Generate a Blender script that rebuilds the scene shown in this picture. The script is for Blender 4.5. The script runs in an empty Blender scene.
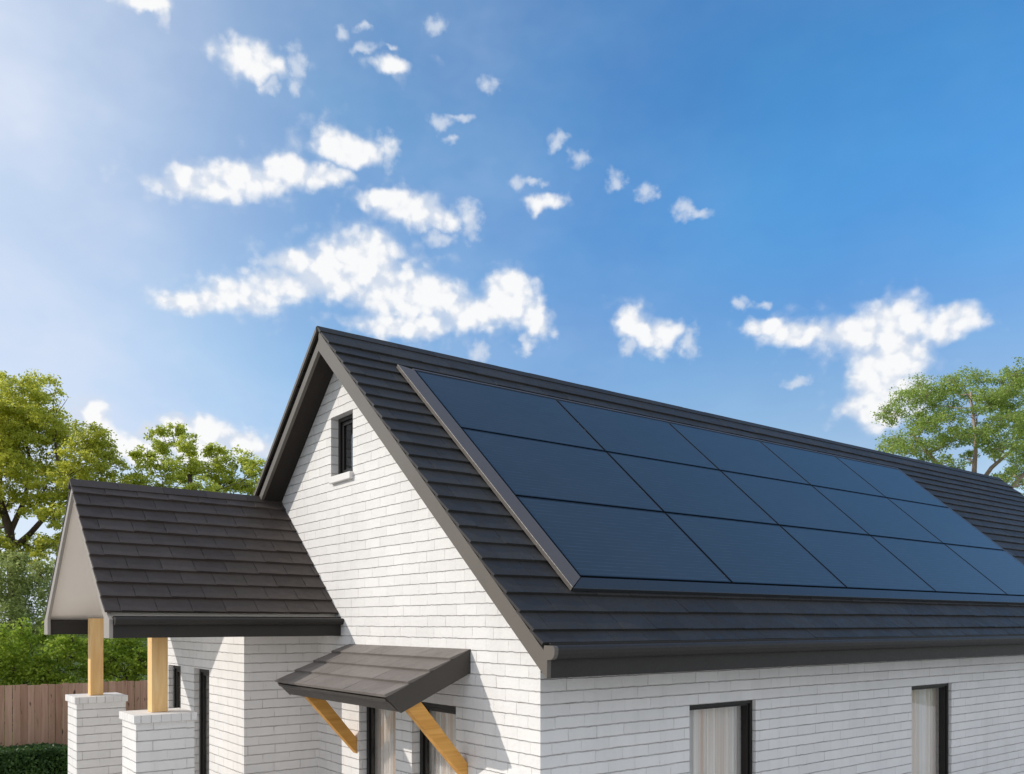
import bpy, math, random
import numpy as np
from mathutils import Vector, Matrix
random.seed(7); np.random.seed(7)
H = 2.85                      # eye height; the house was measured around z = 0 at eye level
SC = bpy.context.scene
COL = SC.collection

# ------------------------------------------------------------------ helpers
def link(o, parent=None):
    COL.objects.link(o)
    if parent: o.parent = parent
    return o
def empty(name, loc=(0, 0, 0), label=None, cat=None, group=None):
    o = bpy.data.objects.new(name, None); link(o); o.location = loc
    if label: o['label'] = label
    if cat: o['category'] = cat
    if group: o['group'] = group
    return o
class MB:
    """collects polygons for one mesh"""
    def __init__(s): s.v = []; s.f = []
    def poly(s, pts):
        n = len(s.v); s.v += [tuple(p) for p in pts]; s.f.append(tuple(range(n, n + len(pts))))
    def box(s, a, b):
        x0, y0, z0 = a; x1, y1, z1 = b
        s.hexa([(x0,y0,z0),(x1,y0,z0),(x1,y1,z0),(x0,y1,z0),(x0,y0,z1),(x1,y0,z1),(x1,y1,z1),(x0,y1,z1)])
    def hexa(s, p):
        n = len(s.v); s.v += [tuple(q) for q in p]
        for f in ((0,3,2,1),(4,5,6,7),(0,1,5,4),(1,2,6,5),(2,3,7,6),(3,0,4,7)): s.f.append(tuple(n+i for i in f))
    def prism(s, prof, to3, a, b):
        """prof: 2-D polygon; to3(u,v,w) -> 3-D; extruded from w=a to w=b"""
        n = len(s.v); k = len(prof)
        s.v += [to3(u, v, a) for u, v in prof] + [to3(u, v, b) for u, v in prof]
        s.f.append(tuple(n + i for i in range(k))[::-1]); s.f.append(tuple(n + k + i for i in range(k)))
        for i in range(k):
            j = (i + 1) % k; s.f.append((n+i, n+j, n+k+j, n+k+i))
    def tube(s, path, rad, n=8):
        base = len(s.v); path = [Vector(p) for p in path]; up = Vector((0.3, 0.2, 1)).normalized()
        for i, p in enumerate(path):
            t = (path[min(i+1, len(path)-1)] - path[max(i-1, 0)]).normalized()
            a = t.cross(Vector((1, .1, 0)) if abs(t.z) > .5 else up).normalized(); b = t.cross(a)
            for k in range(n):
                th = 2*math.pi*k/n; q = p + (a*math.cos(th) + b*math.sin(th))*rad[i]; s.v.append(tuple(q))
        for i in range(len(path)-1):
            for k in range(n):
                a0 = base+i*n+k; a1 = base+i*n+(k+1) % n
                s.f.append((a0, a1, a1+n, a0+n))
        s.f.append(tuple(base+(len(path)-1)*n+k for k in range(n)))
    def build(s, name, mat, parent=None, smooth=False, bevel=0, dz=0.0, loc=None):
        me = bpy.data.meshes.new(name)
        me.from_pydata([(x, y, z + dz) for x, y, z in s.v], [], s.f); me.validate(); 
        if smooth: me.polygons.foreach_set('use_smooth', [True]*len(me.polygons))
        me.materials.append(mat); me.update()
        o = bpy.data.objects.new(name, me); link(o, parent)
        if loc: o.location = loc
        if bevel:
            m = o.modifiers.new('bevel', 'BEVEL'); m.width = bevel; m.segments = 2; m.limit_method = 'ANGLE'; m.angle_limit = math.radians(35)
        return o
YZ = lambda u, v, w: (w, u, v)       # profile in (y,z), extruded along x
XZ = lambda u, v, w: (u, w, v)       # profile in (x,z), extruded along y

# ------------------------------------------------------------------ materials
class NT:
    def __init__(s, name, world=False):
        if world: s.nt = world.node_tree
        else:
            s.m = bpy.data.materials.new(name); s.m.use_nodes = True; s.nt = s.m.node_tree
        s.nt.nodes.clear(); s.n = s.nt.nodes; s.l = s.nt.links
    def set(s, sock, v):
        if v is None: return
        if isinstance(v, bpy.types.NodeSocket): s.l.new(v, sock)
        else:
            if isinstance(v, (tuple, list)) and sock.type == 'RGBA' and len(v) == 3: v = (*v, 1)
            sock.default_value = v
    def math(s, op, a, b=None, c=None, clamp=False):
        n = s.n.new('ShaderNodeMath'); n.operation = op; n.use_clamp = clamp
        for i, v in enumerate((a, b, c)): s.set(n.inputs[i], v)
        return n.outputs[0]
    def vmath(s, op, a, b=None, out=0):
        n = s.n.new('ShaderNodeVectorMath'); n.operation = op
        s.set(n.inputs[0], a); s.set(n.inputs[1], b); return n.outputs[out]
    def mr(s, v, a, b, c, d, smooth=False):
        n = s.n.new('ShaderNodeMapRange'); n.interpolation_type = 'SMOOTHSTEP' if smooth else 'LINEAR'
        for i, x in enumerate((v, a, b, c, d)): s.set(n.inputs[i], x)
        return n.outputs[0]
    def noise(s, vec, scale, detail=3, rough=.5, dist=0, out='Fac'):
        n = s.n.new('ShaderNodeTexNoise'); s.set(n.inputs['Vector'], vec); s.set(n.inputs['Scale'], scale)
        s.set(n.inputs['Detail'], detail); s.set(n.inputs['Roughness'], rough); s.set(n.inputs['Distortion'], dist)
        return n.outputs[out]
    def mix(s, f, a, b, mode='MIX'):
        n = s.n.new('ShaderNodeMix'); n.data_type = 'RGBA'; n.blend_type = mode
        s.set(n.inputs[0], f); s.set(n.inputs[6], a); s.set(n.inputs[7], b); return n.outputs[2]
    def ramp(s, f, stops):
        n = s.n.new('ShaderNodeValToRGB'); s.set(n.inputs[0], f); e = n.color_ramp.elements
        while len(e) < len(stops): e.new(.5)
        for i, (p, c) in enumerate(stops): e[i].position = p; e[i].color = (*c, 1)
        return n.outputs[0]
    def obj(s): return s.n.new('ShaderNodeTexCoord').outputs['Object']
    def rnd(s): return s.n.new('ShaderNodeNewGeometry').outputs['Random Per Island']
    def xyz(s, v):
        n = s.n.new('ShaderNodeSeparateXYZ'); s.set(n.inputs[0], v); return n.outputs
    def cxyz(s, x, y, z):
        n = s.n.new('ShaderNodeCombineXYZ'); s.set(n.inputs[0], x); s.set(n.inputs[1], y); s.set(n.inputs[2], z); return n.outputs[0]
    def map(s, v, sc): 
        n = s.n.new('ShaderNodeMapping'); s.set(n.inputs[0], v); n.inputs['Scale'].default_value = sc; return n.outputs[0]
    def bump(s, h, dist, strength=1.0):
        n = s.n.new('ShaderNodeBump'); s.set(n.inputs['Height'], h); n.inputs['Distance'].default_value = dist
        n.inputs['Strength'].default_value = strength; return n.outputs[0]
    def pbsdf(s, col, rough=.6, metal=0, spec=.5, normal=None, coat=0, coat_rough=.05):
        n = s.n.new('ShaderNodeBsdfPrincipled')
        s.set(n.inputs['Base Color'], col); s.set(n.inputs['Roughness'], rough); s.set(n.inputs['Metallic'], metal)
        s.set(n.inputs['Specular IOR Level'], spec); s.set(n.inputs['Normal'], normal)
        s.set(n.inputs['Coat Weight'], coat); s.set(n.inputs['Coat Roughness'], coat_rough); return n.outputs[0]
    def out(s, sh):
        o = s.n.new('ShaderNodeOutputMaterial'); s.l.new(sh, o.inputs[0]); return s.m

def mat_brick(name='painted_brick', z0=H - .468, course=.0872, length=.268, soldier=False):
    t = NT(name); o = t.obj(); x, y, z = t.xyz(o)
    wob = t.math('MULTIPLY', t.math('SUBTRACT', t.noise(o, 2.3, 3, .6), .5), .11)
    wob2 = t.math('MULTIPLY', t.math('SUBTRACT', t.noise(o, 14, 3, .6), .5), .17)
    u = t.math('ADD', x, y)
    if soldier:
        v = t.math('DIVIDE', t.math('ADD', z, 50), 200.0); row = t.math('FLOOR', v)
        ul = t.math('DIVIDE', u, .082)
    else:
        v = t.math('ADD', t.math('DIVIDE', t.math('SUBTRACT', z, z0), course), t.math('ADD', wob, wob2)); row = t.math('FLOOR', v)
        wn = t.n.new('ShaderNodeTexWhiteNoise'); wn.noise_dimensions = '1D'; t.set(wn.inputs['W'], row)
        off = t.math('ADD', t.math('MULTIPLY', row, .5), t.math('MULTIPLY', wn.outputs[0], .22))
        ul = t.math('ADD', t.math('DIVIDE', u, length), off)
        ul = t.math('ADD', ul, t.math('MULTIPLY', wob2, .3))
    col = t.math('FLOOR', ul)
    hj = t.math('MULTIPLY', t.math('ABSOLUTE', t.math('SUBTRACT', t.math('FRACT', v), .5)), 2)
    vj = t.math('MULTIPLY', t.math('ABSOLUTE', t.math('SUBTRACT', t.math('FRACT', ul), .5)), 2)
    patch = t.noise(o, 5.5, 4, .65)
    hl = t.mr(hj, .865, .985, 0, 1, True)                      # joint groove
    hthin = t.mr(hj, t.mr(patch, .35, .7, .985, .89), 1.0, 0, 1, True)  # dark hairline in the groove
    vl = t.mr(vj, .95, .995, 0, 1, True)
    vthin = t.math('MULTIPLY', t.mr(vj, .962, .995, 0, 1, True), t.mr(t.noise(o, 5.1, 3), .44, .66, .0, .60))
    if soldier: vl = t.mr(vj, .84, .98, 0, 1, True); vthin = t.math('MULTIPLY', t.mr(vj, .88, 1.0, 0, 1, True), t.mr(patch, .4, .6, .2, .9)); hl = 0.0; hthin = 0.0
    w = t.n.new('ShaderNodeTexWhiteNoise'); w.noise_dimensions = '3D'; t.set(w.inputs['Vector'], t.cxyz(row, col, 3.3))
    tone = t.mr(w.outputs[0], 0, 1, .95, 1.015)
    grime = t.math('MULTIPLY', t.mr(t.noise(o, 1.1, 5, .6), .3, .75, 1.02, .92), t.mr(t.noise(t.map(o, (7, 7, .5)), 1.0, 4, .6), .5, .8, 1.0, .93))
    chips = t.mr(t.noise(o, 37, 2, .5), .70, .74, 0, .5)
    base = t.mix(1.0, (.85, .825, .80), t.cxyz(*(t.math('MULTIPLY', tone, grime),)*3), 'MULTIPLY')
    line = t.math('MAXIMUM', t.math('MULTIPLY', hthin, t.mr(t.noise(o, 8, 4, .65), .36, .60, .12, .95)), vthin)
    c = t.mix(line, base, (.27, .23, .195))
    pit = t.math('MULTIPLY', t.math('MULTIPLY', chips, t.mr(t.math('MAXIMUM', hj, vj), .7, .95, 0, 1)), .55)
    c = t.mix(pit, c, (.30, .26, .23))
    ht = t.math('SUBTRACT', t.math('ADD', t.math('MULTIPLY', t.noise(o, 22, 5, .65), .75), t.math('MULTIPLY', w.outputs[0], .12)),
                t.math('MAXIMUM', hl, t.math('MULTIPLY', vl, .26)))
    return t.out(t.pbsdf(c, .62, normal=t.bump(ht, .008, 1.0), spec=.3))

def mat_paint(name, col, rough=.5, var=.12, scale=3, spec=.4, bump=.001, streak=False):
    t = NT(name); o = t.obj()
    v = t.map(o, (1, 1, .12)) if streak else o
    f = t.noise(v, scale, 5, .6); g = t.noise(o, 60, 3, .6)
    c = t.mix(f, tuple(a*(1-var) for a in col), tuple(min(1, a*(1+var)) for a in col))
    return t.out(t.pbsdf(c, t.mr(g, .3, .7, rough-.08, rough+.08), normal=t.bump(g, bump, .6), spec=spec))

def mat_tile(name, a, b, rough=.5, spec=.5):
    t = NT(name); o = t.obj(); r = t.rnd()
    f = t.math('ADD', t.math('MULTIPLY', r, .7), t.math('MULTIPLY', t.noise(o, 7, 5, .65), .5))
    c = t.mix(f, a, b)
    spots = t.mr(t.noise(o, 2.0, 4, .7), .5, .78, 0, .35)
    c = t.mix(spots, c, tuple(min(1, q*1.35+.004) for q in b))
    g = t.noise(o, 90, 4, .7)
    return t.out(t.pbsdf(c, t.mr(t.noise(o, 11, 4), .3, .7, rough-.1, rough+.12), normal=t.bump(g, .0025, .7), spec=spec))

def mat_wood(name, a, b, axis=2):
    t = NT(name); o = t.obj(); sc = [26, 26, 26]; sc[axis] = 1.6
    v = t.map(o, tuple(sc)); f = t.noise(v, 1.0, 6, .62, .6); big = t.noise(o, 2.2, 2)
    c = t.mix(t.mr(f, .3, .72, 0, 1), a, b)
    sc2 = [5, 5, 5]; sc2[axis] = 2.4
    kn = t.mr(t.noise(t.map(o, tuple(sc2)), 1.0, 1, .4), .72, .80, 0, .6)
    c = t.mix(kn, c, (.28, .12, .04)); c = t.mix(t.mr(big, .35, .7, 0, .3), c, a)
    return t.out(t.pbsdf(c, .55, normal=t.bump(f, .002, .5), spec=.3))

def mat_leaf(name, dark, mid, light, trans=.35):
    t = NT(name); o = t.obj(); r = t.rnd()
    f = t.math('ADD', t.math('MULTIPLY', r, .55), t.math('MULTIPLY', t.mr(t.noise(o, 1.6, 3, .6), .3, .7, 0, 1), .45))
    c = t.ramp(f, [(0, dark), (.5, mid), (1, light)])
    p = t.pbsdf(c, .45, spec=.3)
    tr = t.n.new('ShaderNodeBsdfTranslucent'); t.set(tr.inputs[0], t.mix(.5, c, light))
    mx = t.n.new('ShaderNodeMixShader'); mx.inputs[0].default_value = trans
    t.l.new(p, mx.inputs[1]); t.l.new(tr.outputs[0], mx.inputs[2]); return t.out(mx.outputs[0])

def mat_bark(name, a, b):
    t = NT(name); o = t.obj(); f = t.noise(t.map(o, (9, 9, 2)), 1.0, 6, .65)
    return t.out(t.pbsdf(t.mix(t.mr(f, .3, .7, 0, 1), a, b), .85, normal=t.bump(f, .02, .8), spec=.15))

def mat_glass(name='window_glass'):
    t = NT(name); ge = t.n.new('ShaderNodeNewGeometry'); cs = t.math('ABSOLUTE', t.vmath('DOT_PRODUCT', ge.outputs['Incoming'], ge.outputs['Normal'], out=1))
    fres = t.math('ADD', .05, t.math('MULTIPLY', t.math('POWER', t.math('SUBTRACT', 1.0, cs), 4.0), .95))
    g = t.n.new('ShaderNodeBsdfGlossy'); g.inputs['Roughness'].default_value = .015
    g.inputs['Color'].default_value = (.9, .93, .95, 1)
    nb = t.bump(t.noise(t.obj(), 1.3, 2), .004, .5); t.set(g.inputs['Normal'], nb)
    tr = t.n.new('ShaderNodeBsdfTransparent'); tr.inputs[0].default_value = (.95, .97, .97, 1)
    mx = t.n.new('ShaderNodeMixShader'); t.set(mx.inputs[0], t.math('ADD', fres, .04, clamp=True))
    t.l.new(tr.outputs[0], mx.inputs[1]); t.l.new(g.outputs[0], mx.inputs[2]); return t.out(mx.outputs[0])

def mat_pv():
    t = NT('solar_glass'); o = t.obj(); x, y, z = t.xyz(o)
    # fine cell fingers run along the panel; y is up the slope in the panel's own frame
    fl = t.math('MULTIPLY', t.math('ABSOLUTE', t.math('SUBTRACT', t.math('FRACT', t.math('DIVIDE', y, .0465)), .5)), 2)
    br = t.noise(t.map(o, (5, 40, 1)), 1.0, 2, .5)
    ln = t.math('MULTIPLY', t.mr(fl, .80, 1.0, 0, 1, True), t.mr(br, .38, .62, .1, 1))
    c = t.mix(t.math('MULTIPLY', ln, .95), t.mix(t.noise(o, 1.2, 2), (.032, .041, .047), (.043, .053, .059)), (.075, .105, .145))
    return t.out(t.pbsdf(c, .45, spec=.35, coat=.4, coat_rough=.25, normal=t.bump(fl, .0004, .3)))

BRICK = mat_brick(); SOLDIER = mat_brick('painted_brick_capping', soldier=True)
TILE = mat_tile('charcoal_roof_tile', (.031, .029, .028), (.050, .047, .044), .58, .28)
TILE_P = mat_tile('brown_charcoal_roof_tile', (.048, .038, .034), (.074, .060, .053), .62, .3)
TILE_C = mat_tile('sunlit_canopy_tile', (.125, .105, .092), (.19, .165, .148), .6)  # paler copy of the roof tile, with sunlight put into its colour
BARGE = mat_paint('taupe_barge_paint', (.135, .118, .100), .5, .1, 2)
FASCIA = mat_paint('dark_fascia_paint', (.027, .023, .020), .55, .25, 4, streak=True)
SOFFIT = mat_paint('brown_soffit_paint', (.024, .018, .014), .75, .2, 3)
CREAM = mat_paint('cream_paint', (.93, .86, .78), .6, .04, 2)
PBARGE = mat_paint('pale_barge_paint', (.34, .31, .28), .6, .04, 2)
CANOPY = mat_paint('dark_taupe_canopy_paint', (.062, .053, .045), .5, .12, 3)
FLASH = mat_paint('flashing_metal', (.115, .10, .09), .4, .08, 5, spec=.6)
FLASHD = mat_paint('dark_flashing_metal', (.030, .034, .038), .35, .1, 5, spec=.6)
FRAME = mat_paint('black_window_paint', (.014, .012, .011), .35, .1, 5)
SILL = mat_paint('white_sill_paint', (.80, .77, .74), .6, .04, 6, bump=.003)
PINE = mat_wood('oiled_pine', (.80, .47, .18), (.97, .68, .34))
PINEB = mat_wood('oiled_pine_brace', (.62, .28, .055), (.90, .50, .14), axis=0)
GLASS = mat_glass(); PV = mat_pv()
PVFRAME = mat_paint('black_panel_frame', (.010, .012, .016), .4, .1, 5)
DARKROOM = mat_paint('interior_paint', (.30, .28, .26), .9, .05, 1)

def mat_curtain():
    t = NT('curtain_cloth'); o = t.obj(); x, y, z = t.xyz(o)
    f = t.noise(t.map(o, (22, 22, .25)), 1.0, 3, .6)
    c = t.mix(t.mr(f, .35, .68, 0, 1), (.97, .95, .92), (.85, .68, .56))
    return t.out(t.pbsdf(c, .85, spec=.1))
CURTAIN = mat_curtain(); BLIND = mat_paint('plain_blind_cloth', (.66, .60, .56), .8, .05, 3)

# foliage clumps (x, y, z, radius) and clouds (azimuth, elevation, half sizes in degrees)
TREE_A = [(-0.76, 18.15, 8.22, 0.5), (-1.03, 21.23, 8.66, 0.66), (0.18, 19.97, 8.74, 0.5), (0.04, 18.03, 7.81, 0.47), (-0.44, 19.36, 7.95, 0.58), (-1.13, 19.7, 7.6, 0.72), (-0.0, 19.65, 7.58, 0.59), (0.55, 19.78, 7.62, 0.51), (0.66, 16.9, 7.0, 0.43), (0.47, 16.78, 6.62, 0.45), (1.59, 19.18, 6.84, 0.38), (-0.47, 19.13, 7.09, 0.62), (0.34, 19.84, 6.9, 0.5), (0.21, 16.88, 6.18, 0.4), (-1.03, 19.61, 6.76, 0.67), (1.17, 19.04, 6.58, 0.38), (-0.13, 18.05, 5.93, 0.37), (-0.01, 20.84, 6.7, 0.47), (0.89, 19.98, 6.14, 0.36), (-1.47, 18.28, 5.84, 0.58), (-0.05, 17.17, 5.27, 0.34), (-0.22, 19.38, 4.75, 0.37), (-0.87, 21.47, 5.51, 0.57), (0.04, 18.54, 4.7, 0.33), (-1.04, 18.69, 4.59, 0.37), (1.47, 17.61, 6.22, 0.24), (0.08, 17.08, 4.71, 0.22), (-0.72, 18.47, 6.39, 0.51), (-0.69, 19.32, 5.8, 0.48), (0.49, 18.65, 5.82, 0.34), (-0.29, 18.19, 5.59, 0.32), (0.17, 17.83, 5.24, 0.28), (-1.27, 18.88, 4.77, 0.42), (0.6, 18.42, 6.34, 0.34), (-0.54, 18.61, 4.33, 0.28), (-0.32, 17.36, 4.26, 0.27), (1.35, 19.37, 7.25, 0.38), (-0.21, 19.43, 7.93, 0.39), (-0.66, 20.12, 7.62, 0.44), (-1.78, 19.14, 7.99, 0.6), (-1.84, 22.43, 7.74, 0.73), (-1.57, 21.69, 6.75, 0.66), (-2.53, 19.44, 6.79, 0.59), (-2.39, 20.19, 5.99, 0.57), (-1.82, 21.32, 5.68, 0.5), (-2.71, 21.96, 7.92, 0.55), (-1.35, 21.82, 4.86, 0.46)]
TREE_B = [(1.98, 17.68, 6.84, 0.32), (2.86, 19.16, 7.64, 0.42), (3.05, 18.77, 7.88, 0.26), (2.91, 17.34, 7.24, 0.32), (3.14, 17.89, 6.9, 0.38), (3.59, 17.41, 7.21, 0.3), (3.71, 17.93, 6.79, 0.36), (4.4, 17.81, 7.01, 0.42), (4.15, 15.91, 6.6, 0.27), (2.3, 17.12, 6.58, 0.36), (3.23, 18.85, 6.55, 0.37), (2.1, 18.5, 6.5, 0.35), (4.13, 17.94, 6.47, 0.42), (3.06, 16.46, 6.04, 0.38), (2.51, 18.22, 6.15, 0.4), (4.55, 17.5, 6.41, 0.39), (4.51, 16.04, 6.37, 0.3)]
TREE_R = [(19.77, 7.61, 9.32, 0.46), (21.53, 8.96, 9.54, 0.54), (20.89, 9.13, 9.06, 0.43), (19.7, 8.12, 7.88, 0.5), (20.17, 8.67, 8.0, 0.39), (20.79, 8.03, 7.77, 0.45), (21.78, 8.03, 9.65, 0.3), (22.1, 8.31, 9.32, 0.53), (20.24, 7.1, 8.44, 0.43), (20.3, 6.81, 9.43, 0.43), (23.22, 7.63, 10.1, 0.4), (22.06, 7.0, 9.31, 0.32), (22.68, 7.76, 8.49, 0.47), (20.71, 6.39, 8.02, 0.36), (22.37, 6.81, 9.17, 0.38), (23.54, 6.95, 9.95, 0.53), (22.26, 6.07, 9.84, 0.44), (24.33, 7.2, 9.71, 0.54), (24.26, 7.08, 9.16, 0.51), (21.23, 6.1, 8.34, 0.33), (21.24, 6.08, 7.63, 0.46), (23.18, 6.55, 8.23, 0.45), (24.48, 7.06, 7.61, 0.41), (22.08, 6.79, 7.79, 0.29), (20.81, 7.13, 7.16, 0.22), (23.18, 6.1, 9.5, 0.58), (22.01, 5.51, 8.37, 0.61), (22.53, 5.84, 7.53, 0.5), (20.73, 8.03, 8.51, 0.38), (23.65, 6.02, 9.85, 0.45), (20.13, 7.71, 7.12, 0.37), (21.89, 6.36, 6.84, 0.31), (20.19, 7.61, 8.36, 0.33), (20.57, 8.23, 8.67, 0.29), (20.96, 7.29, 7.99, 0.34), (20.58, 6.57, 8.63, 0.27), (23.46, 7.45, 8.78, 0.36), (22.81, 6.89, 9.46, 0.35), (22.38, 7.54, 9.53, 0.29), (21.31, 6.63, 7.92, 0.28), (22.73, 8.59, 8.43, 0.31), (23.0, 7.88, 7.81, 0.27), (20.23, 7.21, 7.28, 0.27), (22.78, 6.07, 8.44, 0.4), (23.85, 6.72, 6.96, 0.24), (23.58, 6.88, 7.25, 0.24), (24.78, 6.82, 6.82, 0.3)]
SHRUB_OLIVE = [(-1.34, 16.84, 3.87, 0.42), (-0.86, 17.37, 4.11, 0.31), (-0.56, 17.03, 3.79, 0.35), (-0.39, 16.26, 3.94, 0.26), (-0.95, 16.99, 3.52, 0.39), (-0.27, 16.42, 3.43, 0.28), (-1.45, 17.57, 3.35, 0.44), (-0.56, 17.06, 3.09, 0.31), (-1.04, 16.56, 2.91, 0.38), (-0.31, 15.92, 2.87, 0.25), (-0.02, 16.71, 2.48, 0.26), (0.07, 16.14, 3.56, 0.19), (-0.0, 16.61, 3.36, 0.22), (0.15, 15.53, 2.66, 0.21), (-0.79, 16.81, 4.21, 0.19), (-1.35, 17.58, 2.7, 0.39), (-1.92, 17.4, 3.55, 0.38), (-1.94, 18.32, 2.92, 0.4), (-2.39, 18.6, 3.25, 0.35), (-2.53, 17.61, 2.7, 0.34), (-0.6, 16.13, 2.6, 0.3), (0.18, 16.19, 3.09, 0.17)]
SHRUB_A = [(-1.55, 14.21, 2.25, 0.37), (-1.2, 14.39, 2.37, 0.34), (-0.86, 14.08, 2.3, 0.32), (-0.57, 13.54, 2.34, 0.26), (-0.28, 13.47, 2.25, 0.26), (-1.3, 14.22, 1.93, 0.34), (-0.84, 13.99, 1.88, 0.34), (-0.43, 13.77, 1.88, 0.3), (-1.78, 14.36, 1.88, 0.34), (-2.15, 14.6, 2.25, 0.34), (-2.19, 15.14, 1.86, 0.34), (-2.51, 15.12, 2.15, 0.3), (-2.8, 15.55, 2.05, 0.3), (-1.52, 14.1, 2.65, 0.19), (-1.13, 14.08, 2.76, 0.17), (-0.71, 13.94, 2.64, 0.19), (-0.43, 13.41, 2.57, 0.17), (-0.13, 13.63, 2.43, 0.15)]
SHRUB_B = [(0.02, 13.76, 2.33, 0.29), (0.42, 13.91, 2.41, 0.3), (0.72, 13.63, 2.36, 0.3), (0.16, 13.73, 1.98, 0.31), (0.58, 13.57, 1.97, 0.31), (0.88, 13.31, 2.13, 0.29), (1.14, 13.23, 2.22, 0.31), (1.4, 13.12, 1.96, 0.36), (0.14, 13.65, 2.68, 0.19), (0.41, 13.4, 2.79, 0.15), (0.82, 13.59, 2.67, 0.2), (0.62, 13.5, 2.56, 0.18)]
CLOUDS = [(72.14, 25.39, 2.93, 0.66), (69.76, 26.11, 2.71, 0.71), (67.01, 26.72, 2.11, 0.71), (64.82, 26.77, 1.39, 0.51), (64.19, 28.45, 1.52, 0.75), (62.92, 28.2, 1.6, 0.61), (60.8, 28.19, 0.78, 0.81), (65.26, 28.9, 0.57, 0.3), (60.99, 25.85, 1.81, 0.58), (59.24, 25.19, 1.95, 0.75), (57.41, 25.1, 1.18, 0.54), (55.57, 24.88, 0.86, 0.98), (57.41, 24.01, 0.92, 0.44), (72.73, 19.1, 2.45, 0.66), (70.06, 19.72, 2.4, 0.78), (67.32, 20.64, 2.1, 0.89), (67.01, 21.95, 1.73, 0.61), (64.51, 21.42, 2.53, 1.34), (62.28, 22.3, 2.18, 1.67), (61.96, 23.37, 1.03, 0.82), (60.34, 20.82, 2.46, 1.49), (58.06, 20.33, 2.35, 1.16), (55.44, 19.46, 2.5, 0.94), (52.93, 20.12, 1.98, 1.16), (52.8, 21.1, 1.45, 0.8), (51.15, 19.35, 1.06, 0.94), (59.69, 18.82, 3.25, 0.7), (56.75, 20.48, 0.92, 0.52), (51.81, 18.06, 0.53, 0.84), (54.78, 17.15, 0.66, 0.6), (69.76, 31.89, 1.63, 0.73), (70.66, 32.21, 0.84, 0.45), (68.73, 31.48, 1.46, 0.51), (68.37, 30.68, 0.61, 0.38), (66.52, 31.83, 0.68, 0.83), (66.7, 30.78, 0.43, 0.43), (75.58, 33.34, 1.34, 0.38), (74.74, 32.99, 0.51, 0.6), (77.24, 33.26, 0.76, 0.25), (63.62, 33.81, 0.45, 0.36), (62.28, 34.05, 0.51, 0.18), (62.21, 33.16, 0.77, 0.27), (60.8, 33.39, 0.52, 0.18), (60.47, 32.4, 1.23, 0.42), (57.6, 34.42, 0.79, 0.45), (54.38, 31.92, 0.73, 0.48), (57.54, 29.95, 0.59, 0.39), (56.36, 30.14, 0.79, 0.2), (56.69, 29.03, 0.53, 0.2), (52.27, 26.78, 0.59, 0.42), (51.15, 26.87, 0.79, 0.21), (50.49, 25.8, 1.12, 0.43), (49.7, 28.91, 0.66, 0.45), (48.25, 27.9, 0.66, 0.46), (45.9, 26.77, 0.59, 0.47), (43.89, 26.24, 0.64, 0.47), (41.33, 25.06, 0.7, 0.48), (40.44, 24.94, 0.76, 0.27), (44.79, 18.78, 1.17, 0.82), (43.31, 18.13, 1.54, 0.82), (41.08, 17.71, 0.76, 1.06), (42.99, 17.11, 0.77, 0.53), (45.25, 17.62, 0.52, 0.54), (37.82, 19.56, 0.62, 0.45), (36.6, 19.62, 0.55, 0.23), (36.42, 18.24, 1.22, 0.46), (34.31, 17.59, 2.02, 0.68), (31.39, 17.18, 2.18, 1.01), (28.86, 17.44, 1.88, 1.32), (29.69, 17.93, 1.34, 0.88), (25.63, 17.27, 1.47, 0.8), (24.08, 16.94, 0.51, 0.32), (29.13, 15.81, 2.11, 1.23), (29.69, 14.45, 1.79, 1.03), (30.54, 13.1, 1.36, 0.7), (29.69, 12.44, 1.23, 0.81), (28.31, 13.17, 1.42, 1.03), (26.15, 16.92, 1.16, 0.76), (34.31, 14.76, 0.83, 0.29), (79.13, 12.28, 0.95, 0.9), (78.33, 12.02, 1.07, 0.8), (75.3, 11.48, 1.01, 0.7), (73.71, 12.02, 1.26, 0.71), (73.71, 12.67, 0.69, 0.29), (72.14, 11.72, 1.53, 0.84), (70.06, 11.25, 1.8, 0.73), (75.86, 10.38, 1.67, 0.82), (72.44, 10.62, 2.92, 0.96), (68.73, 10.96, 1.22, 0.61), (78.06, 10.78, 1.62, 1.04)]

# ------------------------------------------------------------------ the house
YR, ZR, MR = 2.988, 2.773, .8755        # main ridge and pitch
XE = 13.70                               # far verge
YP, ZP, MP = 4.46, 1.352, .883            # porch ridge and pitch
XP = -2.045                              # porch front
house = empty('house', (0, 0, 0), 'white painted brick house with steep charcoal tiled roof, timber porch and bracketed window canopy', 'house')

def P3(axis, plane, u, d, z):
    return (plane + d, u, z) if axis == 'x' else (u, plane + d, z)
def sheet(mb, axis, plane, u0, u1, zb, top, holes=(), breaks=(), reveal=.16):
    us = sorted({u0, u1, *[h[0] for h in holes], *[h[1] for h in holes], *[b for b in breaks if u0 < b < u1]})
    for a, b in zip(us, us[1:]):
        hs = sorted([h for h in holes if h[0] <= a + 1e-6 and h[1] >= b - 1e-6], key=lambda h: h[2])
        lo = zb
        for h in hs:
            mb.poly([P3(axis, plane, a, 0, lo), P3(axis, plane, b, 0, lo), P3(axis, plane, b, 0, h[2]), P3(axis, plane, a, 0, h[2])]); lo = h[3]
        mb.poly([P3(axis, plane, a, 0, lo), P3(axis, plane, b, 0, lo), P3(axis, plane, b, 0, top(b)), P3(axis, plane, a, 0, top(a))])
    for (a, b, z0, z1) in holes:
        for q in (((a, z0), (a, z1)), ((b, z0), (b, z1)), ((a, z0), (b, z0)), ((a, z1), (b, z1))):
            (ua, za), (ub, zb2) = q
            mb.poly([P3(axis, plane, ua, 0, za), P3(axis, plane, ub, 0, zb2), P3(axis, plane, ub, reveal, zb2), P3(axis, plane, ua, reveal, za)])

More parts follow.
